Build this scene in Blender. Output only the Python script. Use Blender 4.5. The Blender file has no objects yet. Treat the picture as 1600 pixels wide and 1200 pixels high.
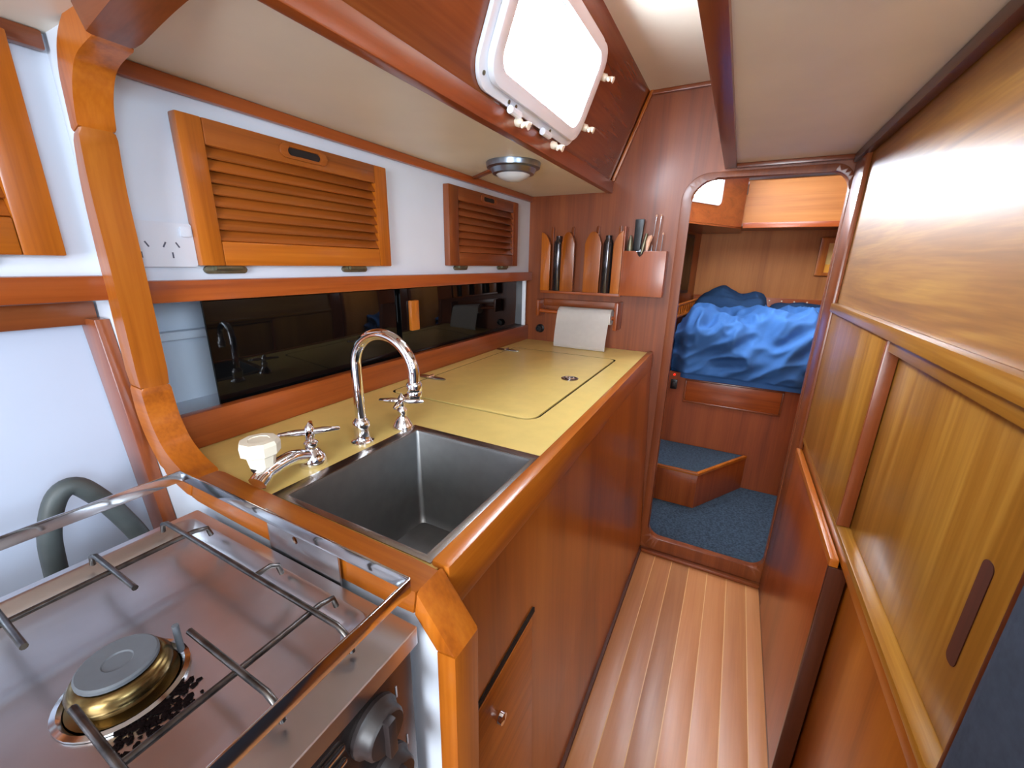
import bpy, bmesh, math, random
from mathutils import Vector, Matrix, noise
random.seed(7)
S = bpy.context.scene
COL = S.collection

# ---------------------------------------------------------------- camera
R = [[0.88082447, 0.47309865, 0.01805331],
     [0.14914669, -0.24109011, -0.95897384],
     [-0.44933676, 0.84738021, -0.28291917]]
cam = bpy.data.cameras.new('camera'); camo = bpy.data.objects.new('camera', cam); COL.objects.link(camo)
cam.sensor_width = 36.0; cam.lens = 641.18 / 1600 * 36.0; cam.clip_start = 0.01
r_, d_, f_ = (Vector(v) for v in R)
camo.matrix_world = Matrix(((r_.x, -d_.x, -f_.x, 0), (r_.y, -d_.y, -f_.y, 0), (r_.z, -d_.z, -f_.z, 1.233), (0, 0, 0, 1)))
S.camera = camo

# ---------------------------------------------------------------- world, lights, exposure
W = bpy.data.worlds.new('sky'); S.world = W; W.use_nodes = True
W.node_tree.nodes['Background'].inputs[0].default_value = (0.72, 0.85, 1.0, 1)
W.node_tree.nodes['Background'].inputs[1].default_value = 1.0
S.view_settings.view_transform = 'Standard'; S.view_settings.look = 'None'
S.view_settings.exposure = 0.0; S.view_settings.gamma = 1.0; S.view_settings.use_curve_mapping = False
def area(name, loc, target, sx, sy, power, col):
    l = bpy.data.lights.new(name, 'AREA'); l.shape = 'RECTANGLE'; l.size = sx; l.size_y = sy; l.energy = power; l.color = col
    o = bpy.data.objects.new(name, l); COL.objects.link(o); o.location = loc
    o.rotation_euler = (Vector(target) - Vector(loc)).to_track_quat('-Z', 'Y').to_euler()
    return o
area('companionway_daylight', (0.12, -1.45, 1.22), (-0.15, 0.9, 1.15), 0.75, 0.9, 52, (0.84, 0.92, 1.0))
area('saloon_windows_daylight', (1.30, -0.25, 1.48), (-0.82, 0.45, 1.2), 1.1, 0.42, 36, (0.66, 0.83, 1.0))
area('saloon_hatch_daylight', (0.05, -0.55, 1.78), (0.0, -0.45, 0.0), 0.5, 0.5, 4, (0.80, 0.90, 1.0))
area('cabin_hatch_daylight', (0.2, 2.15, 1.72), (0.2, 2.45, 0.0), 0.42, 0.42, 10, (0.92, 0.96, 1.0))
PORT_STRENGTH = 62.0

# ---------------------------------------------------------------- materials
def lin(c):
    return tuple(((v / 255) / 12.92 if v / 255 <= 0.04045 else ((v / 255 + 0.055) / 1.055) ** 2.4) for v in c) + (1,)
MATS = {}
def new_mat(name):
    m = bpy.data.materials.new(name); m.use_nodes = True
    nt = m.node_tree; b = nt.nodes['Principled BSDF']
    return m, nt, b
def plain(name, col, rough=0.5, metal=0.0, spec=0.5, noise_amt=0.0, noise_scale=30, bump=0.0, coat=0.0, emit=None, alpha=None, trans=0.0):
    if name in MATS: return MATS[name]
    m, nt, b = new_mat(name); c = lin(col)
    b.inputs['Base Color'].default_value = c; b.inputs['Roughness'].default_value = rough
    b.inputs['Metallic'].default_value = metal; b.inputs['Specular IOR Level'].default_value = spec
    b.inputs['Coat Weight'].default_value = coat; b.inputs['Transmission Weight'].default_value = trans
    if noise_amt or bump:
        tc = nt.nodes.new('ShaderNodeTexCoord'); n = nt.nodes.new('ShaderNodeTexNoise')
        n.inputs['Scale'].default_value = noise_scale; n.inputs['Detail'].default_value = 5
        nt.links.new(tc.outputs['Object'], n.inputs['Vector'])
        if noise_amt:
            r = nt.nodes.new('ShaderNodeValToRGB')
            r.color_ramp.elements[0].position = 0.3; r.color_ramp.elements[1].position = 0.7
            r.color_ramp.elements[0].color = tuple(v * (1 - noise_amt) for v in c[:3]) + (1,)
            r.color_ramp.elements[1].color = tuple(min(1, v * (1 + noise_amt)) for v in c[:3]) + (1,)
            nt.links.new(n.outputs['Fac'], r.inputs['Fac']); nt.links.new(r.outputs['Color'], b.inputs['Base Color'])
        if bump:
            bp = nt.nodes.new('ShaderNodeBump'); bp.inputs['Strength'].default_value = bump; bp.inputs['Distance'].default_value = 0.002
            nt.links.new(n.outputs['Fac'], bp.inputs['Height']); nt.links.new(bp.outputs['Normal'], b.inputs['Normal'])
    if emit:
        b.inputs['Emission Color'].default_value = lin(emit[0]); b.inputs['Emission Strength'].default_value = emit[1]
    MATS[name] = m
    return m
TONES = {'orange': ((118, 54, 10), (166, 88, 20), (190, 112, 34)),
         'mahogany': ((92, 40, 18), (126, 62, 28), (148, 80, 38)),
         'red': ((112, 44, 14), (148, 70, 26), (168, 86, 36)),
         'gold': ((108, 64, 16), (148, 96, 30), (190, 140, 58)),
         'floor': ((168, 102, 56), (184, 118, 68), (196, 134, 82)),
         'teak': ((106, 50, 12), (148, 76, 24), (168, 94, 36)),
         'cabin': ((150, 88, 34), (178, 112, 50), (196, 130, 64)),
         'dark': ((58, 26, 14), (78, 36, 18), (92, 44, 22))}
def wood(tone, axis='y', rough=0.28, across=24.0, along=1.3, dist=0.5, coat=0.25, crough=0.16):
    key = 'wood_%s_%s_%g_%g_%g_%g_%g_%g' % (tone, axis, across, along, dist, rough, coat, crough)
    if key in MATS: return MATS[key]
    m, nt, b = new_mat(key); L = nt.links.new
    tc = nt.nodes.new('ShaderNodeTexCoord'); oi = nt.nodes.new('ShaderNodeObjectInfo')
    mul = nt.nodes.new('ShaderNodeVectorMath'); mul.operation = 'SCALE'; mul.inputs[0].default_value = (7.3, 5.1, 9.7)
    L(oi.outputs['Random'], mul.inputs['Scale'])
    add = nt.nodes.new('ShaderNodeVectorMath'); add.operation = 'ADD'
    L(tc.outputs['Object'], add.inputs[0]); L(mul.outputs[0], add.inputs[1])
    def mapped(ac, al):
        mp = nt.nodes.new('ShaderNodeMapping')
        mp.inputs['Scale'].default_value = tuple(al if a == axis else ac for a in 'xyz')
        L(add.outputs[0], mp.inputs['Vector']); return mp
    n1 = nt.nodes.new('ShaderNodeTexNoise'); n1.inputs['Scale'].default_value = 1; n1.inputs['Detail'].default_value = 4; n1.inputs['Distortion'].default_value = dist
    L(mapped(across, along).outputs[0], n1.inputs['Vector'])
    n2 = nt.nodes.new('ShaderNodeTexNoise'); n2.inputs['Scale'].default_value = 1; n2.inputs['Detail'].default_value = 3
    L(mapped(across * 9, along * 4).outputs[0], n2.inputs['Vector'])
    mx = nt.nodes.new('ShaderNodeMath'); mx.operation = 'MULTIPLY_ADD'; mx.inputs[1].default_value = 0.30
    L(n2.outputs['Fac'], mx.inputs[0])
    sc = nt.nodes.new('ShaderNodeMath'); sc.operation = 'MULTIPLY'; sc.inputs[1].default_value = 0.70
    L(n1.outputs['Fac'], sc.inputs[0]); L(sc.outputs[0], mx.inputs[2])
    rp = nt.nodes.new('ShaderNodeValToRGB'); d, c, l = (lin(t) for t in TONES[tone])
    e = rp.color_ramp.elements; e[0].position = 0.24; e[0].color = d; e[1].position = 0.78; e[1].color = l
    e2 = e.new(0.5); e2.color = c
    L(mx.outputs[0], rp.inputs['Fac'])
    hsv = nt.nodes.new('ShaderNodeHueSaturation')
    vr = nt.nodes.new('ShaderNodeMapRange'); vr.inputs['To Min'].default_value = 0.86; vr.inputs['To Max'].default_value = 1.14
    if tone == 'floor': vr.inputs['To Min'].default_value = 0.80
    L(oi.outputs['Random'], vr.inputs['Value']); L(vr.outputs[0], hsv.inputs['Value'])
    L(rp.outputs['Color'], hsv.inputs['Color']); L(hsv.outputs['Color'], b.inputs['Base Color'])
    bp = nt.nodes.new('ShaderNodeBump'); bp.inputs['Strength'].default_value = 0.06; bp.inputs['Distance'].default_value = 0.0006
    L(mx.outputs[0], bp.inputs['Height']); L(bp.outputs['Normal'], b.inputs['Normal'])
    b.inputs['Roughness'].default_value = rough; b.inputs['Coat Weight'].default_value = coat; b.inputs['Coat Roughness'].default_value = crough
    MATS[key] = m
    return m
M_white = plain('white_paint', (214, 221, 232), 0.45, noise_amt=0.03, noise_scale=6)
M_bay = plain('white_paint_darkened', (180, 189, 208), 0.4, noise_amt=0.02, noise_scale=5)  # white stove-bay lining, colour darkened to offset the strong light falling on it
M_cream = plain('cream_lining', (230, 222, 204), 0.42, noise_amt=0.05, noise_scale=5, bump=0.05)
M_lam = plain('yellow_laminate', (222, 193, 115), 0.32, noise_amt=0.05, noise_scale=22)
M_chrome = plain('chrome', (235, 235, 240), 0.06, metal=1.0)
M_sinksteel = plain('sink_steel', (150, 150, 150), 0.42, metal=1.0, noise_amt=0.06, noise_scale=40, bump=0.03)
M_rim = plain('sink_rim_steel', (170, 165, 160), 0.25, metal=1.0, noise_amt=0.06, noise_scale=60)
M_stove = plain('stove_steel', (196, 193, 194), 0.28, metal=1.0, noise_amt=0.08, noise_scale=14, bump=0.03)
M_rail = plain('rail_steel', (210, 212, 216), 0.12, metal=1.0)
M_wire = plain('grate_wire', (96, 92, 90), 0.3, metal=1.0, noise_amt=0.5, noise_scale=60)
M_brass = plain('heat_tinted_brass', (118, 98, 62), 0.26, metal=1.0, noise_amt=0.25, noise_scale=40)
M_bronze = plain('aged_bronze', (120, 116, 96), 0.4, metal=0.8, noise_amt=0.2, noise_scale=90)
M_cap = plain('burner_cap_grey', (88, 92, 98), 0.55, noise_amt=0.08, noise_scale=60)
M_char = plain('burnt_food', (16, 8, 8), 0.95, spec=0.05, noise_amt=0.3, noise_scale=200)
M_black = plain('black_plastic', (20, 20, 22), 0.35)
M_knob = plain('stove_knob_brown', (40, 33, 33), 0.42)
M_panel = plain('stove_front_steel', (92, 84, 82), 0.25, metal=0.9, noise_amt=0.06, noise_scale=20)
M_glass = plain('smoked_glass', (8, 8, 9), 0.04, spec=0.32)
M_hose = plain('grey_rubber_hose', (74, 80, 80), 0.5, noise_amt=0.1, noise_scale=40)
M_plastic = plain('cream_plastic', (238, 228, 206), 0.35)
M_outlet = plain('white_plastic', (214, 218, 228), 0.3)
M_slot = plain('outlet_slot', (84, 88, 104), 0.5)
M_paper = plain('paper_towel', (246, 242, 238), 0.85, noise_amt=0.02, noise_scale=60, bump=0.15)
M_alu = plain('white_aluminium', (236, 243, 252), 0.3)
M_carpet = plain('slate_blue_carpet', (56, 68, 80), 0.95, noise_amt=0.4, noise_scale=110, bump=0.6, spec=0.1)
M_duvet = plain('blue_cotton', (58, 100, 156), 0.85, noise_amt=0.05, noise_scale=30, spec=0.15)
M_pillow = plain('navy_cotton', (36, 62, 94), 0.85, noise_amt=0.06, noise_scale=30, spec=0.15)
M_cushion = plain('slate_upholstery', (58, 64, 74), 0.9, noise_amt=0.12, noise_scale=90, bump=0.25, spec=0.15)
M_dark = plain('shadow_gap', (26, 14, 8), 0.8)
M_lampmetal = plain('satin_blue_grey_metal', (150, 162, 176), 0.3, metal=1.0)
M_lens = plain('frosted_lens', (206, 210, 214), 0.25)
M_pale_yellow = plain('pale_yellow', (226, 196, 120), 0.5)
M_amber = plain('amber_yellow', (236, 170, 50), 0.5)
M_bottle = plain('dark_bottle_glass', (92, 90, 94), 0.14, metal=0.85)
M_pink = plain('pale_pink_plastic', (228, 180, 150), 0.4)
M_red = plain('red_indicator', (220, 30, 20), 0.4, emit=((255, 40, 20), 1.5))
M_seam = plain('pale_seam_strip', (214, 164, 104), 0.35)
M_portlight = plain('daylight_pane', (240, 245, 255), 0.2, emit=((226, 240, 255), PORT_STRENGTH))
M_portlight2 = plain('cabin_daylight_pane', (240, 245, 255), 0.2, emit=((226, 240, 255), 92.0))
M_backwall = wood('mahogany', 'z')

# ---------------------------------------------------------------- mesh helpers
ORG = {}
def link(name, me, mat, parent, label=None):
    o = bpy.data.objects.new(name, me); COL.objects.link(o)
    if mat: me.materials.append(mat)
    if parent is not None: o.parent = parent
    if label: o['label'] = label
    return o
def finish(name, bm, mat, parent=None, smooth=35, label=None):
    """bm is in world coordinates; the object's origin is its thing's base."""
    org = ORG[parent] if parent is not None else Vector((0, 0, 0))
    if parent is None and bm.verts:
        lo = Vector((min(v.co[i] for v in bm.verts) for i in range(3))); hi = Vector((max(v.co[i] for v in bm.verts) for i in range(3)))
        org = Vector(((lo.x + hi.x) / 2, (lo.y + hi.y) / 2, lo.z))
    bmesh.ops.translate(bm, verts=bm.verts, vec=-org)
    bmesh.ops.recalc_face_normals(bm, faces=bm.faces)
    me = bpy.data.meshes.new(name); bm.to_mesh(me); bm.free()
    if smooth:
        for p in me.polygons: p.use_smooth = True
        me.set_sharp_from_angle(angle=math.radians(smooth))
    o = link(name, me, mat, parent, label)
    if parent is None: o.location = org
    ORG[o] = org
    return o
def thing(name, label, cat, loc, group=None):
    o = bpy.data.objects.new(name, None); COL.objects.link(o); o.location = loc; o.empty_display_size = 0.05
    o['label'] = label; o['category'] = cat
    if group: o['group'] = group
    ORG[o] = Vector(loc)
    return o
def tag(o, label, cat, group=None):
    o['label'] = label; o['category'] = cat
    if group: o['group'] = group
    return o
def struct(o, label=None):
    o['kind'] = 'structure'
    if label: o['label'] = label
    return o
def sroot(name, label, loc=(0, 0, 0)):
    o = bpy.data.objects.new(name, None); COL.objects.link(o); o.location = loc; o['kind'] = 'structure'; o['label'] = label
    o.empty_display_size = 0.05
    ORG[o] = Vector(loc)
    return o
def add_hexa(bm, p, bev=0.0):
    """p: 8 points, bottom ring 0-3 then top ring 4-7"""
    v = [bm.verts.new(q) for q in p]
    fs = [bm.faces.new([v[i] for i in f]) for f in ((3, 2, 1, 0), (4, 5, 6, 7), (0, 1, 5, 4), (1, 2, 6, 5), (2, 3, 7, 6), (3, 0, 4, 7))]
    if bev > 0:
        es = set(e for f in fs for e in f.edges)
        bmesh.ops.bevel(bm, geom=list(es), offset=bev, segments=2, profile=0.6, affect='EDGES')
def add_box(bm, x0, x1, y0, y1, z0, z1, bev=0.0):
    add_hexa(bm, [(x0, y0, z0), (x1, y0, z0), (x1, y1, z0), (x0, y1, z0), (x0, y0, z1), (x1, y0, z1), (x1, y1, z1), (x0, y1, z1)], bev)
def box(name, x0, x1, y0, y1, z0, z1, mat, parent=None, bev=0.002, label=None):
    bm = bmesh.new(); add_box(bm, x0, x1, y0, y1, z0, z1, bev)
    return finish(name, bm, mat, parent, label=label)
def hexa(name, p, mat, parent=None, bev=0.002, label=None):
    bm = bmesh.new(); add_hexa(bm, p, bev); return finish(name, bm, mat, parent, label=label)
def to3(axis, a, b, c):
    return (c, a, b) if axis == 'x' else (a, c, b) if axis == 'y' else (a, b, c)
def add_prism(bm, poly, axis, c0, c1, bev=0.0, holes=(), xf=None):
    """poly (2D) extruded between c0 and c1 along axis; x: (y,z), y: (x,z), z: (x,y); optional holes"""
    xf = xf or (lambda a, b, c: to3(axis, a, b, c))
    loops = [list(poly)] + [list(h) for h in holes]
    flat = [p for l in loops for p in l]
    lo = [bm.verts.new(xf(p[0], p[1], c0)) for p in flat]; hi = [bm.verts.new(xf(p[0], p[1], c1)) for p in flat]
    if not holes:
        bm.faces.new(lo[::-1]); bm.faces.new(hi)
    else:
        for ring in (lo, hi):
            es = []; k = 0
            for l in loops:
                n = len(l)
                es += [bm.edges.new((ring[k + i], ring[k + (i + 1) % n])) for i in range(n)]
                k += n
            bmesh.ops.triangle_fill(bm, use_beauty=True, use_dissolve=False, edges=es)
    k = 0; rim = []
    for l in loops:
        n = len(l)
        for i in range(n):
            a, b = k + i, k + (i + 1) % n
            f = bm.faces.new((lo[a], lo[b], hi[b], hi[a]))
        k += n
    if bev > 0:
        es = []
        for ring in (lo, hi):
            k = 0
            for l in loops:
                n = len(l)
                for i in range(n):
                    e = bm.edges.get((ring[k + i], ring[k + (i + 1) % n]))
                    if e: es.append(e)
                k += n
        bmesh.ops.bevel(bm, geom=es, offset=bev, segments=2, profile=0.6, affect='EDGES')
def prism(name, poly, axis, c0, c1, mat, parent=None, bev=0.0, holes=(), xf=None, label=None):
    bm = bmesh.new(); add_prism(bm, poly, axis, c0, c1, bev, holes, xf)
    return finish(name, bm, mat, parent, label=label)
def rrect(x0, x1, y0, y1, r, n=7):
    rs = r if isinstance(r, (list, tuple)) else [r] * 4      # corners: (x1,y1) (x0,y1) (x0,y0) (x1,y0)
    out = []
    for (cx, cy, a0), q in zip(((x1, y1, 0), (x0, y1, 90), (x0, y0, 180), (x1, y0, 270)), rs):
        sx = -1 if cx == x1 else 1; sy = -1 if cy == y1 else 1
        for i in range(n + 1):
            a = math.radians(a0 + 90 * i / n)
            out.append((cx + sx * q + q * math.cos(a), cy + sy * q + q * math.sin(a)))
    return out
def add_tube(bm, pts, r, n=10, cap=True):
    pts = [Vector(p) for p in pts]; rs = r if isinstance(r, (list, tuple)) else [r] * len(pts)
    rings = []; t0 = (pts[1] - pts[0]).normalized()
    up = Vector((0, 0, 1)) if abs(t0.z) < 0.9 else Vector((0, 1, 0))
    nrm = t0.cross(up).normalized()
    for i, p in enumerate(pts):
        t = (pts[min(i + 1, len(pts) - 1)] - pts[max(i - 1, 0)]).normalized()
        nrm = (nrm - t * nrm.dot(t)).normalized(); bn = t.cross(nrm)
        rings.append([bm.verts.new(p + (nrm * math.cos(2 * math.pi * k / n) + bn * math.sin(2 * math.pi * k / n)) * rs[i]) for k in range(n)])
    for a, b in zip(rings, rings[1:]):
        for k in range(n): bm.faces.new((a[k], a[(k + 1) % n], b[(k + 1) % n], b[k]))
    if cap: bm.faces.new(rings[0][::-1]); bm.faces.new(rings[-1])
def tube(name, pts, r, mat, parent=None, n=10, label=None):
    bm = bmesh.new(); add_tube(bm, pts, r, n); return finish(name, bm, mat, parent, smooth=50, label=label)
def add_lathe(bm, prof, c, ax=(0, 0, 1), n=24):
    ax = Vector(ax).normalized(); u = ax.cross(Vector((0, 1, 0)) if abs(ax.y) < 0.9 else Vector((1, 0, 0))).normalized(); w = ax.cross(u)
    c = Vector(c); rings = []
    for r, h in prof:
        rings.append([bm.verts.new(c + ax * h + (u * math.cos(2 * math.pi * k / n) + w * math.sin(2 * math.pi * k / n)) * max(r, 1e-5)) for k in range(n)])
    for a, b in zip(rings, rings[1:]):
        for k in range(n): bm.faces.new((a[k], a[(k + 1) % n], b[(k + 1) % n], b[k]))
    bm.faces.new(rings[0][::-1]); bm.faces.new(rings[-1])
def lathe(name, prof, c, mat, parent=None, ax=(0, 0, 1), n=24, label=None, smooth=40):
    bm = bmesh.new(); add_lathe(bm, prof, c, ax, n); return finish(name, bm, mat, parent, smooth=smooth, label=label)
def smoothpath(pts, n=6):
    pts = [Vector(p) for p in pts]; out = []
    for i in range(len(pts) - 1):
        p0 = pts[max(i - 1, 0)]; p1 = pts[i]; p2 = pts[i + 1]; p3 = pts[min(i + 2, len(pts) - 1)]
        for k in range(n):
            t = k / n
            out.append(0.5 * ((2 * p1) + (p2 - p0) * t + (2 * p0 - 5 * p1 + 4 * p2 - p3) * t * t + (3 * p1 - p0 - 3 * p2 + p3) * t ** 3))
    out.append(pts[-1]); return out

# ================================================================ STRUCTURE
# ---- floor
fl = struct(box('floor', -1.0, 1.4, -1.62, 1.70, -0.07, -0.0105, wood('mahogany', 'y'), bev=0), 'varnished plank cabin sole running forward along the galley')
xs = [0.266, 0.208, 0.138, 0.066, -0.004, -0.074, -0.144, -0.214]
for i in range(7):
    a, b = xs[i + 1], xs[i]
    box('plank', a + 0.0013, b - 0.0013, -0.35, 1.678, -0.0104, 0.0, wood('floor', 'y', 0.4, 22, 1.4, 0.8, 0.35, 0.26), fl, 0.0002)
    if i < 6: box('seam_strip', a - 0.0013, a + 0.0013, -0.35, 1.678, -0.0104, -0.0001, M_seam, fl, 0)
struct(box('baseboard_left', -0.222, -0.206, 0.30, 1.665, 0.0, 0.018, wood('dark', 'y', 0.55, 24, 1.3, 0.5, 0.0), bev=0.004), 'thin dark strip along the foot of the galley counter')
struct(box('baseboard_right', 0.252, 0.268, 0.5, 1.665, 0.0, 0.016, wood('dark', 'y'), bev=0.004), 'thin dark strip along the foot of the right-hand lockers')
struct(box('baseboard_forward', -0.214, 0.266, 1.655, 1.679, 0.0, 0.016, wood('mahogany', 'x'), bev=0.006), 'rounded strip at the foot of the doorway sill')

# ---- hull lining, left
struct(box('wall_left', -0.85, -0.82, -1.6, 1.68, 1.185, 1.52, M_white, bev=0), 'white painted hull lining behind the louvred lockers')
lk = sroot('wall_left_lower', 'white hull lining low down inside the glazed locker', (-0.98, 0.9, 0.9))
box('lining', -1.0, -0.98, 0.296, 1.70, 0.5, 1.185, M_white, lk, 0)
box('locker_top', -0.98, -0.83, 0.296, 1.68, 1.17, 1.185, M_white, lk, 0)
box('locker_sole', -0.98, -0.835, 0.296, 1.68, 0.93, 0.945, M_white, lk, 0)
box('cable_duct', -0.98, -0.955, 0.296, 0.52, 1.075, 1.092, M_white, lk, 0.004)
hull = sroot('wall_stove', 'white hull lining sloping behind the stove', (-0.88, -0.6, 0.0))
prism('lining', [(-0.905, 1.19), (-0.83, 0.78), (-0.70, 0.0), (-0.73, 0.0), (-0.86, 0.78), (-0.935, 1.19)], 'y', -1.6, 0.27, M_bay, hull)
box('top_board', -0.905, -0.872, -1.6, 0.262, 1.13, 1.165, wood('mahogany', 'y'), hull, 0.003)
prism('edge_board', [(-0.893, 1.14), (-0.838, 1.14), (-0.735, 0.60), (-0.79, 0.60)], 'y', 0.246, 0.2645, wood('mahogany', 'z'), hull, 0.002)
struct(box('trim_1', -0.836, -0.800, 0.294, 1.68, 1.161, 1.196, wood('red', 'y'), bev=0.004), 'varnished rail between the louvred lockers and the smoked glass')
struct(box('trim_2', -0.85, -0.803, -1.6, 0.263, 1.17, 1.205, wood('red', 'y'), bev=0.004), 'varnished rail on the hull above the stove')
struct(box('trim_3', -0.835, -0.812, 0.294, 1.68, 0.9005, 0.966, wood('red', 'y'), bev=0.004), 'varnished upstand board behind the yellow worktop')
struct(box('trim_4', -0.8195, -0.806, 0.294, 1.68, 1.477, 1.4985, wood('red', 'y'), bev=0.003), 'narrow wooden strip where hull lining meets the cream soffit')
struct(box('trim_5', -0.8195, -0.806, -1.6, 0.26, 1.477, 1.4985, wood('mahogany', 'y'), bev=0.003), 'narrow wooden strip under the soffit above the stove locker')

# ---- partition between stove and sink with its rounded wooden edge frame
part = [(-0.97, 0), (-0.218, 0), (-0.218, 0.842), (-0.25, 0.884), (-0.693, 0.888), (-0.757, 0.909), (-0.79, 0.94), (-0.803, 1.0), (-0.80, 1.3), (-0.78, 1.42), (-0.76, 1.5), (-0.97, 1.5)]
struct(prism('wall_partition', part, 'y', 0.265, 0.288, M_white), 'white partition between the stove and the sink')
fr = sroot('trim_6', 'rounded varnished frame edging the partition beside the sink', (-0.5, 0.28, 0.9))
PAIRS = [((-0.44, 1.535), (-0.44, 1.492)), ((-0.549, 1.528), (-0.549, 1.487)), ((-0.70, 1.513), (-0.671, 1.467)),
         ((-0.755, 1.487), (-0.717, 1.459)), ((-0.778, 1.455), (-0.74, 1.445)), ((-0.783, 1.42), (-0.757, 1.42)), ((-0.785, 1.384), (-0.765, 1.390)),
         ((-0.80, 1.315), (-0.7735, 1.318)), ((-0.805, 1.205), (-0.7725, 1.206)), ((-0.808, 1.041), (-0.7735, 1.039)),
         ((-0.808, 0.999), (-0.768, 0.997)), ((-0.799, 0.963), (-0.757, 0.968)), ((-0.781, 0.931), (-0.740, 0.945)), ((-0.755, 0.902), (-0.712, 0.927)), ((-0.69, 0.880), (-0.675, 0.913)),
         ((-0.53, 0.876), (-0.54, 0.909)), ((-0.249, 0.876), (-0.244, 0.907)),
         ((-0.221, 0.842), (-0.196, 0.846)), ((-0.222, 0.0), (-0.196, 0.0))]
def frame_piece(name, i0, i1, mat, y0=0.258, y1=0.297):
    o = [Vector((p[0][0], p[0][1], 0)) for p in PAIRS[i0:i1 + 1]]; n = [Vector((p[1][0], p[1][1], 0)) for p in PAIRS[i0:i1 + 1]]
    if len(o) > 2: o = smoothpath(o, 5); n = smoothpath(n, 5)
    poly = [(v.x, v.y) for v in o] + [(v.x, v.y) for v in n[::-1]]
    prism(name, poly, 'y', y0, y1, mat, fr, 0.005)
frame_piece('top_rail', 0, 2, wood('mahogany', 'x'), 0.252)
frame_piece('upper_corner', 2, 6, wood('orange', 'z'))
frame_piece('upright', 6, 9, wood('orange', 'z'))
frame_piece('lower_corner', 9, 14, wood('orange', 'x'))
frame_piece('fiddle_rail', 14, 16, wood('orange', 'x'))
frame_piece('corner_block', 16, 17, wood('orange', 'z'), 0.258, 0.303)
frame_piece('post', 17, 18, wood('orange', 'z'), 0.258, 0.303)

# ---- soffit, cabin side with portlight, ceilings
struct(box('ceiling', -0.86, -0.48, -1.6, 1.68, 1.499, 1.512, M_cream, bev=0), 'cream lined soffit above the galley lockers')
struct(box('trim_7', -0.494, -0.472, -1.6, 1.68, 1.494, 1.534, wood('red', 'y'), bev=0.003), 'long varnished lip along the edge of the cream soffit')
A0 = Vector((-0.491, 0, 1.508)); U = (Vector((-0.368, 0, 1.812)) - A0).normalized(); N = Vector((U.z, 0, -U.x))
def pan(y, s, off):
    p = A0 + U * s + N * off; return (p.x, y, p.z)
side = struct(prism('wall_cabin_side', [(-1.6, 0.0), (1.68, 0.0), (1.68, 0.345), (-1.6, 0.345)], 'z', -0.02, 0.0, wood('mahogany', 'y', 0.22, 16, 1.0, 0.8, 0.4), None, 0,
       [rrect(0.745, 1.165, 0.07, 0.25, 0.03)], pan), 'dark varnished cabin side above the soffit lip')
cp = [(-0.478, 1.534), (-0.365, 1.812), (-0.353, 1.812), (-0.466, 1.534)]
struct(prism('trim_8', cp, 'y', 1.664, 1.68, wood('orange', 'z'), bev=0.003), 'slanting corner moulding between cabin side and bulkhead')
struct(box('ceiling', -0.40, 1.4, -1.6, 1.68, 1.812, 1.83, M_cream, bev=0), 'high cream ceiling panel beside the portlight')
struct(box('ceiling', -0.064, 0.30, 0.15, 1.68, 1.560, 1.575, M_cream, bev=0), 'low cream ceiling panel over the passage')
struct(box('trim_9', -0.098, -0.062, 0.13, 1.68, 1.548, 1.812, wood('mahogany', 'y'), bev=0.004), 'dark beam dropping between high and low ceiling panels')
struct(box('trim_10', -0.36, -0.098, 1.666, 1.68, 1.798, 1.8115, wood('mahogany', 'x'), bev=0.002), 'thin strip between high ceiling panel and bulkhead')
struct(box('trim_11', -0.062, 0.265, 1.66, 1.68, 1.546, 1.5595, wood('mahogany', 'x'), bev=0.002), 'thin strip between low ceiling panel and bulkhead')
struct(box('trim_12', 0.246, 0.2665, 0.15, 1.66, 1.536, 1.5595, wood('dark', 'y'), bev=0.003), 'dark strip along the low ceiling above the right wall')

# ---- window_1: opening portlight
w1 = sroot('window_1', 'bright aluminium framed portlight glaring with daylight', pan(0.96, 0.04, 0))
prism('glass_pane', rrect(0.746, 1.164, 0.071, 0.249, 0.028), 'z', -0.006, -0.002, M_portlight, w1, 0, (), pan)
prism('outer_flange', rrect(0.712, 1.205, 0.036, 0.280, 0.05), 'z', 0.0005, 0.010, M_alu, w1, 0.002, [rrect(0.752, 1.160, 0.075, 0.248, 0.03)], pan)
prism('sash', rrect(0.730, 1.192, 0.052, 0.268, 0.045), 'z', 0.0105, 0.026, M_alu, w1, 0.003, [rrect(0.757, 1.157, 0.079, 0.245, 0.03)], pan)
for y in (0.86, 1.02):
    bm = bmesh.new(); add_tube(bm, [pan(y - 0.02, 0.034, 0.018), pan(y + 0.02, 0.034, 0.018)], 0.008, 10); finish('hinge_barrel', bm, M_alu, w1)
def wing(y, s):
    bm = bmesh.new()
    add_lathe(bm, [(0.009, 0), (0.009, 0.012), (0.005, 0.016), (0.005, 0.03), (0.008, 0.034), (0.001, 0.036)], pan(y, s, 0.012), N, 12)
    for k in (-1, 1):
        add_tube(bm, [pan(y, s, 0.030), pan(y + k * 0.010, s + k * 0.004, 0.036), pan(y + k * 0.017, s + k * 0.007, 0.040)], [0.004, 0.006, 0.003], 8)
    finish('wing_nut', bm, M_plastic, w1, smooth=50)
for y, s in ((0.885, 0.022), (1.08, 0.022), (1.222, 0.10), (1.222, 0.22)): wing(y, s)
for y, s in ((0.735, 0.06), (0.735, 0.16), (0.84, 0.045), (0.87, 0.045), (1.05, 0.045)):
    lathe('screw', [(0.004, 0), (0.004, 0.0015), (0.001, 0.002)], pan(y, s, 0.010), M_bronze, w1, N, 10)

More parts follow.
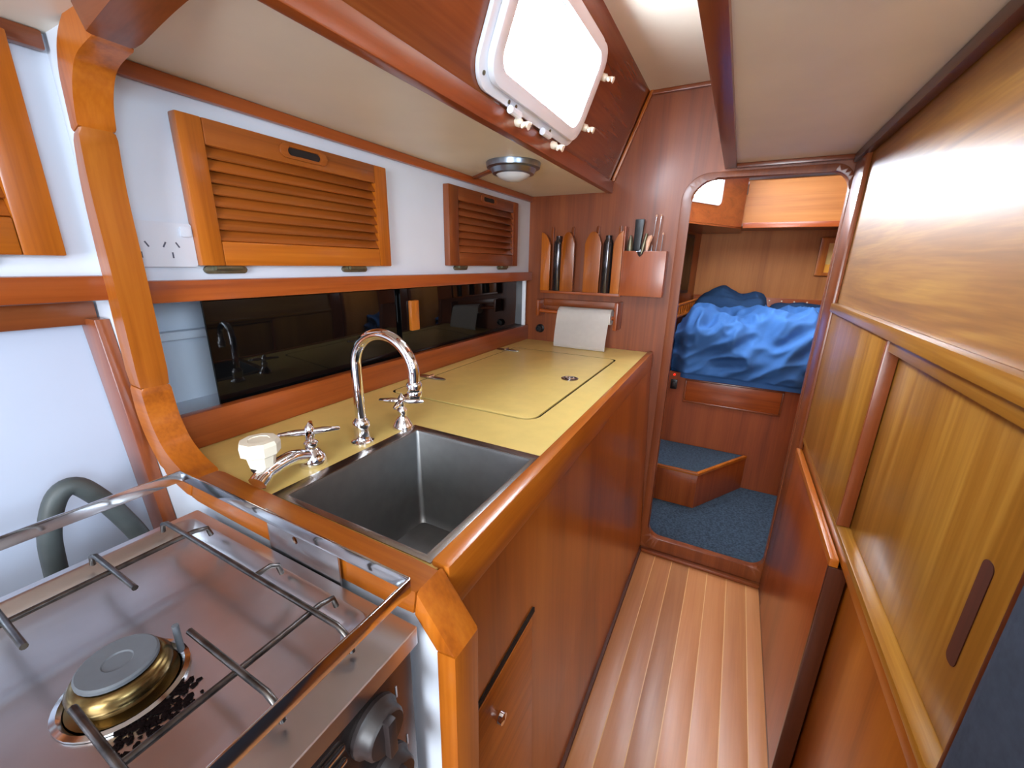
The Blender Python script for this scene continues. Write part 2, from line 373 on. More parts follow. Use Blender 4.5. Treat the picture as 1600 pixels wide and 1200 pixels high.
# ---- forward bulkhead with rounded doorway
hole = rrect(-0.195, 0.256, 0.07, 1.525, [0.055, 0.075, 0.05, 0.05])
struct(prism('wall_forward', [(-1.0, -0.07), (1.4, -0.07), (1.4, 1.83), (-1.0, 1.83)], 'y', 1.68, 1.70, wood('mahogany', 'z', 0.42, 18, 1.0, 0.6, 0.08), None, 0, [hole]), 'varnished forward bulkhead with a rounded doorway to the cabin')
ring = rrect(-0.222, 0.264, 0.018, 1.540, [0.06, 0.085, 0.06, 0.05])
struct(prism('door_1', ring, 'y', 1.673, 1.708, wood('mahogany', 'z', 0.36, 24, 1.3, 0.5, 0.15), None, 0.003, [rrect(-0.190, 0.252, 0.075, 1.520, [0.055, 0.075, 0.05, 0.05])]), 'rounded doorway surround leading to the sleeping cabin')

# ---- right-hand wall
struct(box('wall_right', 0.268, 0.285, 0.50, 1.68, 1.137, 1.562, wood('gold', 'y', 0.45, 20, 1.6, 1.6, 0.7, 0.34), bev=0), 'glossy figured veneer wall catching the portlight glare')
struct(box('trim_13', 0.254, 0.268, 1.545, 1.667, 0.0, 1.546, wood('mahogany', 'z'), bev=0.005), 'upright corner post beside the doorway on the right')
struct(box('trim_17', 0.2645, 0.2855, 0.488, 0.4995, 1.138, 1.5595, wood('mahogany', 'z'), bev=0.003), 'upright cap on the aft end of the figured veneer wall')
struct(box('trim_14', 0.252, 0.284, 0.50, 1.545, 1.110, 1.1365, wood('gold', 'y'), bev=0.005), 'moulded ledge running under the figured veneer wall')

# ================================================================ SALOON SHELL BEHIND THE CAMERA
struct(box('wall_aft', -1.0, 1.4, -1.64, -1.6, -0.07, 1.83, M_backwall, bev=0), 'wooden bulkhead closing the saloon aft')
struct(box('wall_saloon', 1.36, 1.4, -1.6, 0.5, -0.07, 1.83, M_white, bev=0), 'white saloon side wall out to starboard')
struct(box('wall_return', 0.2855, 1.36, 0.50, 0.52, -0.07, 1.81, wood('mahogany', 'z'), bev=0), 'wooden return wall of the saloon beside the passage')

# ================================================================ FORWARD CABIN
struct(box('floor', -0.6, 0.7, 1.70, 2.475, -0.05, 0.02, M_carpet, bev=0), 'slate blue carpet of the sleeping cabin')
struct(box('wall_cabin_far', -0.7, 0.75, 3.30, 3.33, 0.0, 1.8, wood('cabin', 'z', 0.6, 14, 1.0, 0.7, 0.0), bev=0), 'warm veneer wall behind the bed')
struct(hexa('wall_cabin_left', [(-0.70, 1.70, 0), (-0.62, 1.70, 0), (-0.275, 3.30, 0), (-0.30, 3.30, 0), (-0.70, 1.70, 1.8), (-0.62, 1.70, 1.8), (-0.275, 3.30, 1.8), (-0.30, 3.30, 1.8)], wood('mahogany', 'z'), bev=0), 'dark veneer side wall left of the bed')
struct(box('wall_cabin_right', 0.66, 0.70, 1.70, 3.30, 0.0, 1.8, wood('cabin', 'z'), bev=0), 'veneer side wall right of the bed')
struct(box('ceiling', -0.7, 0.75, 1.70, 3.33, 1.775, 1.80, M_white, bev=0), 'white headlining of the sleeping cabin')
ol = thing('overhead_locker', 'varnished overhead locker with horizontal grain above the bed', 'locker', (0.25, 3.0, 1.455))
box('front_panel', -0.028, 0.66, 2.90, 2.915, 1.465, 1.705, wood('cabin', 'x', 0.55, 22, 1.0, 0.7, 0.0), ol, 0.002)
box('bottom_panel', -0.20, 0.66, 2.915, 3.30, 1.465, 1.48, wood('mahogany', 'x'), ol, 0)
box('lip', -0.028, 0.66, 2.893, 2.90, 1.452, 1.482, wood('red', 'x'), ol, 0.003)
box('top_panel', -0.20, 0.66, 2.915, 3.30, 1.69, 1.704, M_white, ol, 0)
# diagonal cabin side with its portlight
D0 = Vector((-0.034, 2.893, 0)); D1 = Vector((-0.30, 2.40, 0)); DU = (D1 - D0).normalized(); DN = Vector((-DU.y, DU.x, 0))
if DN.x < 0: DN = -DN
DL = 1.3
def dia(s, z, off):
    p = D0 + DU * s + DN * off; return (p.x, p.y, z)
struct(prism('wall_cabin_trunk', [(0, 1.458), (0.98, 1.458), (0.98, 1.775), (0, 1.775)], 'z', -0.015, 0.0, wood('mahogany', 'y', 0.3, 20, 1.2, 1.2), None, 0, [rrect(0.265, 0.84, 1.572, 1.72, 0.02)], dia), 'slanting veneered cabin side with a small portlight')
w2 = sroot('window_2', 'small bright portlight in the sleeping cabin', dia(0.43, 1.57, 0))
prism('glass_pane', rrect(0.265, 0.84, 1.572, 1.72, 0.02), 'z', -0.010, -0.006, M_portlight2, w2, 0, (), dia)
prism('outer_flange', rrect(0.245, 0.86, 1.552, 1.74, 0.03), 'z', 0.0005, 0.006, M_alu, w2, 0.001, [rrect(0.268, 0.837, 1.575, 1.717, 0.02)], dia)
prism('soffit', [(-0.70, 1.71), (-0.62, 1.71), (-0.55, 1.95), (-0.30, 2.40), (-0.034, 2.9), (-0.034, 3.3), (-0.7, 3.3)], 'z', 1.449, 1.457, wood('mahogany', 'y'), ol, 0)

bk = thing('bunk_base', 'varnished bunk front with a framed drawer panel under the bed', 'bunk', (0.1, 2.6, 0.02))
box('front_board', -0.355, 0.655, 2.475, 2.495, 0.02, 0.645, wood('red', 'z', 0.6, 14, 1.0, 0.5, 0.0), bk, 0)
box('bunk_top', -0.27, 0.655, 2.495, 3.29, 0.60, 0.62, wood('red', 'x'), bk, 0)
box('drawer_panel', -0.175, 0.29, 2.470, 2.475, 0.487, 0.605, wood('red', 'x'), bk, 0.0015)
for a in ((-0.185, 0.30, 0.477, 0.487), (-0.185, 0.30, 0.605, 0.615)): box('panel_moulding', a[0], a[1], 2.466, 2.475, a[2], a[3], wood('mahogany', 'x'), bk, 0.003)
for a in ((-0.185, -0.175), (0.29, 0.30)): box('panel_moulding', a[0], a[1], 2.466, 2.475, 0.487, 0.605, wood('mahogany', 'z'), bk, 0.003)
sw = thing('switch_plate', 'small black switch plate on the bunk front below the red light', 'switch', (-0.242, 2.474, 0.555))
prism('plate', rrect(-0.262, -0.226, 0.545, 0.602, 0.005), 'y', 2.468, 2.4745, M_black, sw, 0.001)
box('rocker', -0.252, -0.236, 2.464, 2.468, 0.56, 0.588, M_knob, sw, 0.001)
tag(lathe('indicator_light', [(0.006, 0), (0.006, 0.004), (0.001, 0.007)], (-0.247, 2.4745, 0.63), M_red, None, (0, -1, 0), 12), 'tiny red indicator light on the bunk front', 'light')

st = thing('step_box', 'low wooden step with blue carpet top below the bunk', 'step', (-0.1, 2.3, 0.02))
sp = [(-0.42, 2.108), (-0.036, 2.108), (0.183, 2.466), (-0.42, 2.466)]
prism('riser_box', sp, 'z', 0.0205, 0.208, wood('red', 'z'), st, 0.002)
prism('carpet_top', [(-0.42, 2.122), (-0.044, 2.122), (0.164, 2.464), (-0.42, 2.464)], 'z', 0.208, 0.222, M_carpet, st, 0.003)
prism('edge_trim', [(-0.42, 2.104), (-0.034, 2.104), (-0.044, 2.121), (-0.42, 2.121)], 'z', 0.208, 0.224, wood('orange', 'x'), st, 0.003)
prism('edge_trim', [(-0.034, 2.104), (0.187, 2.466), (0.168, 2.466), (-0.044, 2.121)], 'z', 0.208, 0.224, wood('orange', 'y'), st, 0.003)

# bedding
def sstep(a, b, t):
    t = max(0, min(1, (t - a) / (b - a))); return t * t * (3 - 2 * t)
def bed_surface(name, mat):
    bm = bmesh.new(); NX, NV = 110, 120; x0, x1 = -0.278, 0.64; rows = []
    for j in range(NV + 1):
        v = j / NV; row = []
        for i in range(NX + 1):
            u = i / NX; x = x0 + (x1 - x0) * u
            r = 0.17
            if v < 0.22:   y = 2.452; z = 0.622 + (0.80 - 0.622) * v / 0.22; ny, nz = -1, 0
            elif v < 0.5:
                a = (v - 0.22) / 0.28 * math.pi / 2
                y = 2.452 + r * 1.15 * (1 - math.cos(a)); z = 0.80 + r * math.sin(a) ; ny, nz = -math.cos(a), math.sin(a)
            else:
                t = (v - 0.5) / 0.5; y = 2.452 + r * 1.15 + t * 0.58; z = 0.97 - 0.035 * t; ny, nz = 0, 1
            p = Vector((x * 2.2 + z * 1.3, y * 1.8, z * 3.4))
            d = 0.0
            q = Vector((x * 3.0 + (z - 0.7) * 3.2 + y, (z - x * 0.75) * 6.5, y * 2.4))
            n1 = noise.noise(q + Vector((3.1, 0, 0))); d += 0.046 * (1 - abs(n1) * 2.6)
            n2 = noise.noise(q * 2.1 + Vector((0, 7.7, 1.2))); d += 0.024 * (1 - abs(n2) * 2.6)
            d += 0.012 * noise.noise(p * 1.4)
            d *= 0.35 + 0.65 * sstep(0.0, 0.25, v)
            el = sstep(x0, x0 + 0.09, x)                       # rounded left end
            y2 = y + (1 - el) * 0.10 * (1 if v < 0.5 else 0.6); z2 = z - (1 - el) * 0.10 * sstep(0.2, 0.5, v)
            if v < 0.04: d = min(d, 0.0)
            row.append(bm.verts.new((x, y2 + ny * d, z2 + nz * d)))
        rows.append(row)
    for a, b in zip(rows, rows[1:]):
        for k in range(NX): bm.faces.new((a[k], a[k + 1], b[k + 1], b[k]))
    # closing skirt down to the bunk top
    n = len(rows[0]); bot = [bm.verts.new((r_[0].co.x, max(r_[0].co.y, 2.46), 0.6215)) for r_ in rows]; bot2 = [bm.verts.new((r_[-1].co.x, max(r_[-1].co.y, 2.46), 0.6215)) for r_ in rows]
    for j in range(NV):
        bm.faces.new((rows[j][0], rows[j + 1][0], bot[j + 1], bot[j])); bm.faces.new((rows[j][-1], rows[j + 1][-1], bot2[j + 1], bot2[j]))
    bm.faces.new([bot[-1]] + [v for v in rows[-1]] + [bot2[-1]])
    return finish(name, bm, mat, smooth=180)
tag(bed_surface('duvet', M_duvet), 'rumpled blue duvet spilling over the bunk front', 'duvet')
def pillow(name, c, sx, sy, sz, rot, seed):
    bm = bmesh.new(); bmesh.ops.create_grid(bm, x_segments=26, y_segments=26, size=1.0)
    top = {}
    vs = list(bm.verts)
    for v in vs: top[v] = v.co.copy()
    geo = bmesh.ops.duplicate(bm, geom=bm.faces[:])
    for v in bm.verts:
        x, y = v.co.x, v.co.y; up = v in top
        h = ((1 - x ** 4) * (1 - y ** 4)) ** 0.5 if abs(x) < 1 and abs(y) < 1 else 0
        h += (0.55 * h * noise.noise(Vector((x * 1.6 + seed, y * 1.6, 0 if up else 5))) + 0.22 * h * (0.4 - abs(noise.noise(Vector((x * 3 + y + seed, y * 5, 2)))))) if h > 0 else 0
        px, py = x * (1 - 0.08 * y * y), y * (1 - 0.08 * x * x)
        v.co = Vector((px * sx, py * sy, (h if up else -0.45 * h) * sz))
    bmesh.ops.remove_doubles(bm, verts=bm.verts, dist=1e-5)
    bmesh.ops.transform(bm, matrix=Matrix.Translation(c) @ Matrix.Rotation(rot, 4, 'Z') @ Matrix.Rotation(0.18, 4, 'X'), verts=bm.verts)
    return finish(name, bm, M_pillow, smooth=180)
tag(pillow('pillow', (-0.03, 3.06, 0.970), 0.215, 0.16, 0.105, -0.1, 1.0), 'dark navy pillow heaped at the left of the bed', 'pillow', 'pillows on the bed')
tag(pillow('pillow', (0.40, 3.08, 0.955), 0.21, 0.15, 0.055, 0.05, 4.0), 'flat navy pillow at the right of the bed', 'pillow', 'pillows on the bed')
bt = box('head_board', -0.27, 0.66, 3.28, 3.2995, 0.62, 1.04, wood('red', 'x'), None, 0.004); tag(bt, 'low wooden board with pale pegs behind the pillows', 'headboard')
ORG[bt] = bt.location.copy()
for x in (0.20, 0.27, 0.34, 0.41): lathe('peg', [(0.005, 0), (0.005, 0.004), (0.001, 0.006)], (x, 3.28, 1.022), M_plastic, bt, (0, -1, 0), 8)
sr = thing('spindle_shelf', 'small wooden shelf rail with turned spindles left of the bed', 'shelf', (-0.29, 2.75, 0.93))
def shelf_pt(t, z): return (-0.312 + 0.09 * t, 2.60 + 0.55 * t, z)
tube('top_rail', [shelf_pt(0, 1.005), shelf_pt(1, 1.02)], 0.009, wood('orange', 'y'), sr, 8)
tube('bottom_rail', [shelf_pt(0, 0.935), shelf_pt(1, 0.95)], 0.010, wood('orange', 'y'), sr, 8)
for k in range(12):
    t = (k + 0.5) / 12; a = Vector(shelf_pt(t, 0.94)); lathe('spindle', [(0.004, 0), (0.006, 0.02), (0.0035, 0.035), (0.006, 0.05), (0.004, 0.067)], a, wood('orange', 'z'), sr, n=8)
scn = thing('wall_screen', 'dark flat screen on the left cabin wall beside the bed', 'screen', (-0.31, 2.9, 1.06))
SN = Vector((1.6, -0.345, 0)).normalized()
def scr(s, z, off):
    p = Vector((-0.62, 1.70, 0)) + Vector((0.345, 1.6, 0)).normalized() * s + SN * off; return (p.x, p.y, z)
prism('bezel', rrect(0.90, 1.44, 1.06, 1.43, 0.01), 'z', 0.0005, 0.02, M_black, scn, 0.002, (), scr)
prism('display', rrect(0.92, 1.42, 1.08, 1.41, 0.004), 'z', 0.0201, 0.022, M_glass, scn, 0, (), scr)
pf = thing('framed_panel', 'small wood-framed amber panel on the cabin wall', 'picture', (0.49, 3.29, 1.19))
prism('frame', rrect(0.415, 0.565, 1.19, 1.42, 0.004), 'y', 3.282, 3.2995, wood('orange', 'z'), pf, 0.003, [rrect(0.46, 0.53, 1.21, 1.385, 0.002)])
box('print', 0.46, 0.53, 3.291, 3.297, 1.26, 1.385, M_pale_yellow, pf, 0); box('panel_base', 0.46, 0.53, 3.291, 3.297, 1.21, 1.26, M_amber, pf, 0)  # plain pale yellow face with an amber strip at the bottom

# ================================================================ GALLEY COUNTER
gc = thing('galley_counter', 'long varnished galley counter front along the passage', 'counter', (-0.24, 0.99, 0.0))
hexa('front_panel', [(-0.236, 0.304, 0), (-0.214, 0.304, 0), (-0.214, 1.667, 0), (-0.236, 1.667, 0), (-0.262, 0.304, 0.845), (-0.242, 0.304, 0.845), (-0.258, 1.667, 0.845), (-0.276, 1.667, 0.845)], wood('orange', 'z', 0.28, 9, 0.7, 0.3, 0.3), gc, 0)
hexa('edge_band', [(-0.262, 0.304, 0.842), (-0.234, 0.304, 0.842), (-0.254, 1.667, 0.842), (-0.276, 1.667, 0.842), (-0.262, 0.304, 0.907), (-0.236, 0.304, 0.907), (-0.256, 1.667, 0.907), (-0.276, 1.667, 0.907)], wood('orange', 'y'), gc, 0.005)
cd = hexa('locker_door', [(-0.234, 0.345, 0.05), (-0.2145, 0.345, 0.05), (-0.2145, 0.535, 0.05), (-0.234, 0.535, 0.05), (-0.25, 0.345, 0.625), (-0.2315, 0.345, 0.625), (-0.2325, 0.535, 0.632), (-0.25, 0.535, 0.632)], wood('orange', 'y', 0.3, 30, 1.5, 0.9), gc, 0.004)
hexa('door_gap', [(-0.24, 0.34, 0.636), (-0.2335, 0.34, 0.636), (-0.2345, 0.545, 0.643), (-0.24, 0.545, 0.643), (-0.24, 0.34, 0.627), (-0.233, 0.34, 0.627), (-0.234, 0.545, 0.634), (-0.24, 0.545, 0.634)], M_dark, gc, 0)
lathe('knob', [(0.006, 0), (0.006, 0.006), (0.010, 0.012), (0.009, 0.018), (0.001, 0.020)], (-0.2305, 0.395, 0.575), M_chrome, cd, (1, 0, 0.05), 14)
box('carcass', -0.80, -0.28, 0.31, 1.66, 0.05, 0.62, M_dark, gc, 0)

LID = rrect(-0.769, -0.357, 0.7715, 1.472, [0.018, 0.018, 0.018, 0.032])
LIDHOLE = rrect(-0.7732, -0.3498, 0.7638, 1.4782, [0.022, 0.022, 0.022, 0.039])
SINKHOLE = [(-0.552, 0.308), (-0.266, 0.308), (-0.266, 0.610), (-0.552, 0.610)]
tag(prism('worktop', [(-0.822, 0.298), (-0.252, 0.298), (-0.266, 1.679), (-0.822, 1.679)], 'z', 0.880, 0.900, M_lam, None, 0, [LIDHOLE, SINKHOLE]), 'pale yellow laminate galley worktop around the sink', 'worktop')
lid = thing('icebox_lid', 'flush yellow icebox lid with chrome hinges in the worktop', 'lid', (-0.56, 1.12, 0.88))
prism('lid_panel', LID, 'z', 0.896, 0.9003, M_lam, lid, 0.0005)
prism('lid_dark_side', rrect(-0.767, -0.359, 0.7735, 1.470, [0.017, 0.017, 0.017, 0.031]), 'z', 0.880, 0.896, M_dark, lid)  # lid side coloured dark so the gap reads as shade
prism('lid_recess', rrect(-0.80, -0.32, 0.74, 1.50, 0.03), 'z', 0.868, 0.879, M_dark, lid)
prism('lid_gap_shade', rrect(-0.7731, -0.3499, 0.7639, 1.4781, [0.022, 0.022, 0.022, 0.039]), 'z', 0.872, 0.8996, M_dark, lid, 0, [rrect(-0.7716, -0.3514, 0.7654, 1.4766, [0.0205, 0.0205, 0.0205, 0.0375])])  # dark ring added over the yellow gap walls to paint in shade
rp_ = lathe('ring_pull', [(0.026, 0.0), (0.026, 0.002), (0.021, 0.0032), (0.018, 0.001), (0.001, 0.0008)], (-0.406, 1.137, 0.9006), M_rim, lid, n=24)
bm = bmesh.new(); add_tube(bm, [(-0.406 + 0.012 * math.cos(a), 1.137 + 0.012 * math.sin(a), 0.9035) for a in [k * math.pi / 8 for k in range(17)]], 0.0022, 6); finish('ring', bm, M_chrome, rp_)
for hx, hy in ((-0.762, 0.925), (-0.766, 1.40)):
    h = prism('hinge', [(hx - 0.045, hy - 0.006), (hx - 0.03, hy - 0.012), (hx + 0.03, hy - 0.010), (hx + 0.05, hy - 0.004), (hx + 0.05, hy + 0.004), (hx + 0.03, hy + 0.010), (hx - 0.03, hy + 0.012), (hx - 0.045, hy + 0.006)], 'z', 0.9006, 0.9045, M_rim, lid, 0.001)
    tube('hinge_barrel', [(hx - 0.003, hy - 0.013, 0.906), (hx - 0.003, hy + 0.013, 0.906)], 0.004, M_chrome, h, 8)

# ---- sink
sk = thing('sink', 'deep square stainless steel sink sunk in the yellow worktop', 'sink', (-0.41, 0.46, 0.69))
OUT = [(-0.556, 0.304), (-0.2625, 0.304), (-0.2625, 0.616), (-0.556, 0.616)]
INN = [(-0.534, 0.314), (-0.276, 0.314), (-0.276, 0.596), (-0.534, 0.596)]
prism('rim', OUT, 'z', 0.9005, 0.9022, M_rim, sk, 0.0005, [INN[::-1]])
bm = bmesh.new()
def ringv(x0, x1, y0, y1, z, r): return [bm.verts.new((a, b, z)) for a, b in rrect(x0, x1, y0, y1, r, 4)]
rg = [ringv(-0.536, -0.274, 0.312, 0.598, 0.9015, 0.006), ringv(-0.534, -0.276, 0.314, 0.596, 0.895, 0.007), ringv(-0.528, -0.282, 0.320, 0.590, 0.715, 0.012), ringv(-0.520, -0.290, 0.328, 0.582, 0.700, 0.014), ringv(-0.42, -0.39, 0.45, 0.48, 0.696, 0.01)]
for a, b in zip(rg, rg[1:]):
    for k in range(len(a)): bm.faces.new((a[k], a[(k + 1) % len(a)], b[(k + 1) % len(a)], b[k]))
bm.faces.new(rg[-1])
finish('basin', bm, M_sinksteel, sk, smooth=40)
lathe('drain', [(0.022, 0), (0.022, 0.002), (0.016, 0.003), (0.014, 0.001), (0.001, 0.001)], (-0.405, 0.465, 0.6975), M_chrome, sk, n=20)

# ---- taps
fa = thing('gooseneck_faucet', 'tall chrome gooseneck faucet arching over the sink', 'faucet', (-0.588, 0.504, 0.9))
lathe('base', [(0.021, 0), (0.021, 0.003), (0.017, 0.006), (0.0145, 0.010), (0.0145, 0.028), (0.0165, 0.034), (0.015, 0.042), (0.011, 0.047), (0.0095, 0.05)], (-0.588, 0.504, 0.9), M_chrome, fa)
path = [(-0.588, 0.504, 0.945), (-0.588, 0.504, 1.0), (-0.588, 0.504, 1.05)]
for k in range(1, 13):
    a = math.pi - k * math.pi * 0.97 / 12
    path.append((-0.520 + 0.068 * math.cos(a), 0.504, 1.05 + 0.063 * math.sin(a)))
path.append((-0.4535, 0.504, 1.035))
tube('spout', smoothpath(path, 3), 0.0095, M_chrome, fa, 16)
lathe('aerator', [(0.0105, 0), (0.0125, 0.003), (0.0125, 0.010), (0.0115, 0.012), (0.0130, 0.015), (0.0130, 0.024), (0.011, 0.027)], (-0.4525, 0.504, 1.012), M_chrome, fa)
def cross_handle(root, c, rot, tilt=0.0):
    bm = bmesh.new()
    add_lathe(bm, [(0.007, 0), (0.008, 0.006), (0.008, 0.016), (0.006, 0.020), (0.003, 0.024), (0.0005, 0.028)], c, (0, 0, 1), 14)
    for k in range(4):
        a = rot + k * math.pi / 2; d = Vector((math.cos(a), math.sin(a), tilt))
        p = Vector(c) + Vector((0, 0, 0.011))
        add_tube(bm, [p + d * 0.004, p + d * 0.02, p + d * 0.045, p + d * 0.047], [0.0055, 0.0062, 0.0036, 0.0015], 8)
    finish('cross_handle', bm, M_chrome, root, smooth=45)
tr = thing('tap_valve', 'chrome tap valve with cross handle beside the sink corner', 'tap', (-0.570, 0.595, 0.9))
lathe('body', [(0.021, 0), (0.022, 0.003), (0.020, 0.008), (0.014, 0.018), (0.0095, 0.026), (0.009, 0.032), (0.011, 0.036), (0.010, 0.042), (0.006, 0.046), (0.0055, 0.05)], (-0.570, 0.595, 0.9), M_chrome, tr)
cross_handle(tr, (-0.570, 0.595, 0.948), 0.45)
tl = thing('spout_tap', 'chrome spout tap with cross handle and cream knob near the stove', 'tap', (-0.589, 0.398, 0.9))
lathe('body', [(0.021, 0), (0.022, 0.003), (0.022, 0.010), (0.019, 0.018), (0.012, 0.026), (0.0095, 0.030), (0.0115, 0.035), (0.0115, 0.040), (0.007, 0.045), (0.006, 0.05)], (-0.589, 0.398, 0.9), M_chrome, tl)
cross_handle(tl, (-0.589, 0.398, 0.948), 0.9)
tube('spout', smoothpath([(-0.589, 0.392, 0.916), (-0.583, 0.360, 0.930), (-0.575, 0.325, 0.931), (-0.570, 0.305, 0.928), (-0.566, 0.292, 0.922)], 4), [0.012] * 6 + [0.0115] * 6 + [0.013] * 5, M_chrome, tl, 14)
kb = lathe('cream_knob', [(0.015, 0.0), (0.017, 0.002), (0.020, 0.018), (0.0265, 0.022), (0.0275, 0.036), (0.025, 0.042), (0.015, 0.0425), (0.014, 0.0415), (0.001, 0.0415)], (-0.581, 0.312, 0.938), M_plastic, tl, n=9, smooth=10, label='cream faceted plastic knob')
lathe('collar', [(0.012, -0.01), (0.016, -0.004), (0.016, 0.0)], (-0.581, 0.312, 0.938), M_black, tl, n=16)

# ================================================================ SMOKED GLASS LOCKER
def glass(label, y0, y1, x, handle):
    g = thing('sliding_glass_door', label, 'glass door', (x, (y0 + y1) / 2, 0.967), 'smoked glass sliding doors behind the worktop')
    box('pane', x - 0.005, x, y0, y1, 0.946, 1.1685, M_glass, g, 0.0008)
    if handle:
        box('handle', x, x + 0.013, handle - 0.017, handle + 0.017, 1.036, 1.124, wood('orange', 'z'), g, 0.004)
    return g
glass('smoked glass sliding door behind the gooseneck faucet', 0.395, 0.915, -0.842, None)
glass('smoked glass sliding door with small wooden grip near the bulkhead', 0.890, 1.655, -0.834, 0.937)
struct(box('trim_15', -0.842, -0.818, 1.652, 1.66, 0.9665, 1.1605, M_alu, bev=0.001), 'pale channel at the forward end of the smoked glass')

# ================================================================ LOUVRED LOCKER DOORS
def louvre(label, y0, y1, z0, z1, sl, sr_, top, bot, nsl, hinges, pull, first_tone='orange'):
    t = thing('louvred_door', label, 'locker door', (-0.82, (y0 + y1) / 2, z0), 'louvred locker doors on the hull')
    X0, X1 = -0.8195, -0.798
    wz, wy = wood(first_tone, 'z'), wood('teak' if first_tone == 'orange' else 'mahogany', 'y')
    if sl: box('stile', X0, X1, y0, y0 + sl, z0, z1, wz, t, 0.003)
    box('stile', X0, X1, y1 - sr_, y1, z0, z1, wz, t, 0.003)
    ya, yb = y0 + sl, y1 - sr_
    tp = box('rail', X0, X1, ya, yb, z1 - top, z1, wy, t, 0.003)
    box('rail', X0, X1, ya, yb, z0, z0 + bot, wood(first_tone, 'y'), t, 0.003)
    box('backing', X0, -0.8185, ya, yb, z0 + bot, z1 - top, M_dark, t, 0)
    h = (z1 - top - z0 - bot) / nsl; bm = None; me = None
    for k in range(nsl):
        zb = z0 + bot + k * h
        poly = [(-0.8025, zb - 0.000), (-0.7995, zb + 0.0015), (-0.8125, zb + h + 0.0035), (-0.8160, zb + h + 0.002)]
        if me is None:
            o = prism('slat', poly, 'y', ya, yb, wy, t, 0.0008); me = o.data; z_first = zb
        else:
            o = bpy.data.objects.new('slat', me); COL.objects.link(o); o.parent = t; o.location = (0, 0, zb - z_first); ORG[o] = ORG[t]
    if pull:
        zc = z1 - top * 0.45
        prism('pull_ring', rrect(pull - 0.052, pull + 0.052, zc - 0.013, zc + 0.013, 0.0125), 'x', X1, X1 + 0.004, wy, t, 0.0015, [rrect(pull - 0.036, pull + 0.036, zc - 0.007, zc + 0.007, 0.0068)])
        box('pull_slot', X1 - 0.001, X1 + 0.0006, pull - 0.038, pull + 0.038, zc - 0.008, zc + 0.008, M_dark, t, 0)
    for hy in hinges:
        hg = prism('hinge', rrect(hy - 0.036, hy + 0.036, z0 - 0.0135, z0 - 0.0005, 0.0062), 'x', -0.8195, -0.812, M_bronze, t, 0.002)
        tube('hinge_barrel', [(-0.806, hy - 0.022, z0 - 0.003), (-0.806, hy + 0.022, z0 - 0.003)], 0.005, M_bronze, hg, 8)
    return t
louvre('louvred teak locker door above the gooseneck faucet', 0.387, 0.828, 1.219, 1.449, 0.037, 0.038, 0.040, 0.041, 8, (0.432, 0.722), 0.605)
louvre('louvred teak locker door in the corner by the bulkhead', 1.080, 1.532, 1.221, 1.456, 0.050, 0.040, 0.040, 0.041, 7, (1.16, 1.44), 1.31, 'mahogany')
louvre('louvred teak locker door over the stove, cut by the photo edge', -0.22, 0.226, 1.231, 1.485, 0.04, 0.040, 0.042, 0.045, 8, (0.125, -0.15), 0.0)

# ---- mains outlet
po = thing('power_outlet', 'white double power outlet between the frame and louvred door', 'outlet', (-0.82, 0.345, 1.217))
prism('plate', rrect(0.297, 0.3865, 1.217, 1.285, 0.003), 'x', -0.8195, -0.811, M_outlet, po, 0.0015)
for yc in (0.312, 0.353):
    for dy, dz, rt in ((-0.009, 0.008, -0.5), (0.009, 0.008, 0.5), (0, -0.008, 0)):
        c, s = math.cos(rt), math.sin(rt); pts = [(-0.0011, -0.0045), (0.0011, -0.0045), (0.0011, 0.0045), (-0.0011, 0.0045)]
        prism('slot', [(yc + dy + a * c - b * s, 1.243 + dz + a * s + b * c) for a, b in pts], 'x', -0.8112, -0.8106, M_slot, po)
for yc in (0.376,): prism('switch', rrect(yc - 0.0075, yc + 0.0075, 1.264, 1.28, 0.003), 'x', -0.811, -0.8075, M_outlet, po, 0.001)

# ---- dome lamp
dl = thing('dome_lamp', 'round chrome-rimmed dome lamp under the cream soffit', 'lamp', (-0.60, 1.115, 1.455))
lathe('bezel', [(0.048, -0.030), (0.058, -0.028), (0.064, -0.016), (0.074, -0.013), (0.076, -0.003), (0.076, 0.0)], (-0.60, 1.115, 1.4985), M_lampmetal, dl, n=36)
lathe('lens', [(0.001, -0.047), (0.02, -0.045), (0.038, -0.038), (0.050, -0.028), (0.05, -0.026)], (-0.60, 1.115, 1.4985), M_lens, dl, n=32)
struct(hexa('trim_16', [(-0.806, 1.222, 1.492), (-0.806, 1.240, 1.492), (-0.66, 1.145, 1.492), (-0.67, 1.13, 1.492), (-0.806, 1.222, 1.4985), (-0.806, 1.240, 1.4985), (-0.66, 1.145, 1.4985), (-0.67, 1.13, 1.4985)], wood('mahogany', 'x'), bev=0.001), 'thin wooden cover strip running to the dome lamp')

# ================================================================ BULKHEAD FITTINGS
rk = thing('bottle_rack', 'wooden picket rack with rounded tops on the bulkhead', 'rack', (-0.57, 1.66, 1.113))
box('base_shelf', -0.742, -0.403, 1.640, 1.679, 1.113, 1.124, wood('red', 'x'), rk, 0.001)
def picket(x0, x1, y0, y1, zt, mat, l=True, r=True):
    c = (x0 + x1) / 2; poly = [(x0, 1.1245), (x1, 1.1245)]
    hw = x1 - x0
    n = 8; top = []
    for k in range(n + 1):
        t = k / n
        if l and r: xx = x1 - hw * t; zz = zt - 0.045 * abs(2 * t - 1) ** 2.4
        elif r: xx = x1 - hw * t; zz = zt - 0.05 * (1 - t) ** 2.2
        else: xx = x1 - hw * t; zz = zt - 0.05 * t ** 2.2
        top.append((xx, zz))
    prism('picket', poly + top, 'y', y0, y1, mat, rk, 0.0015)
PK = ((-0.740, -0.700, False, True), (-0.652, -0.596, True, True), (-0.553, -0.488, True, True), (-0.440, -0.405, True, False))
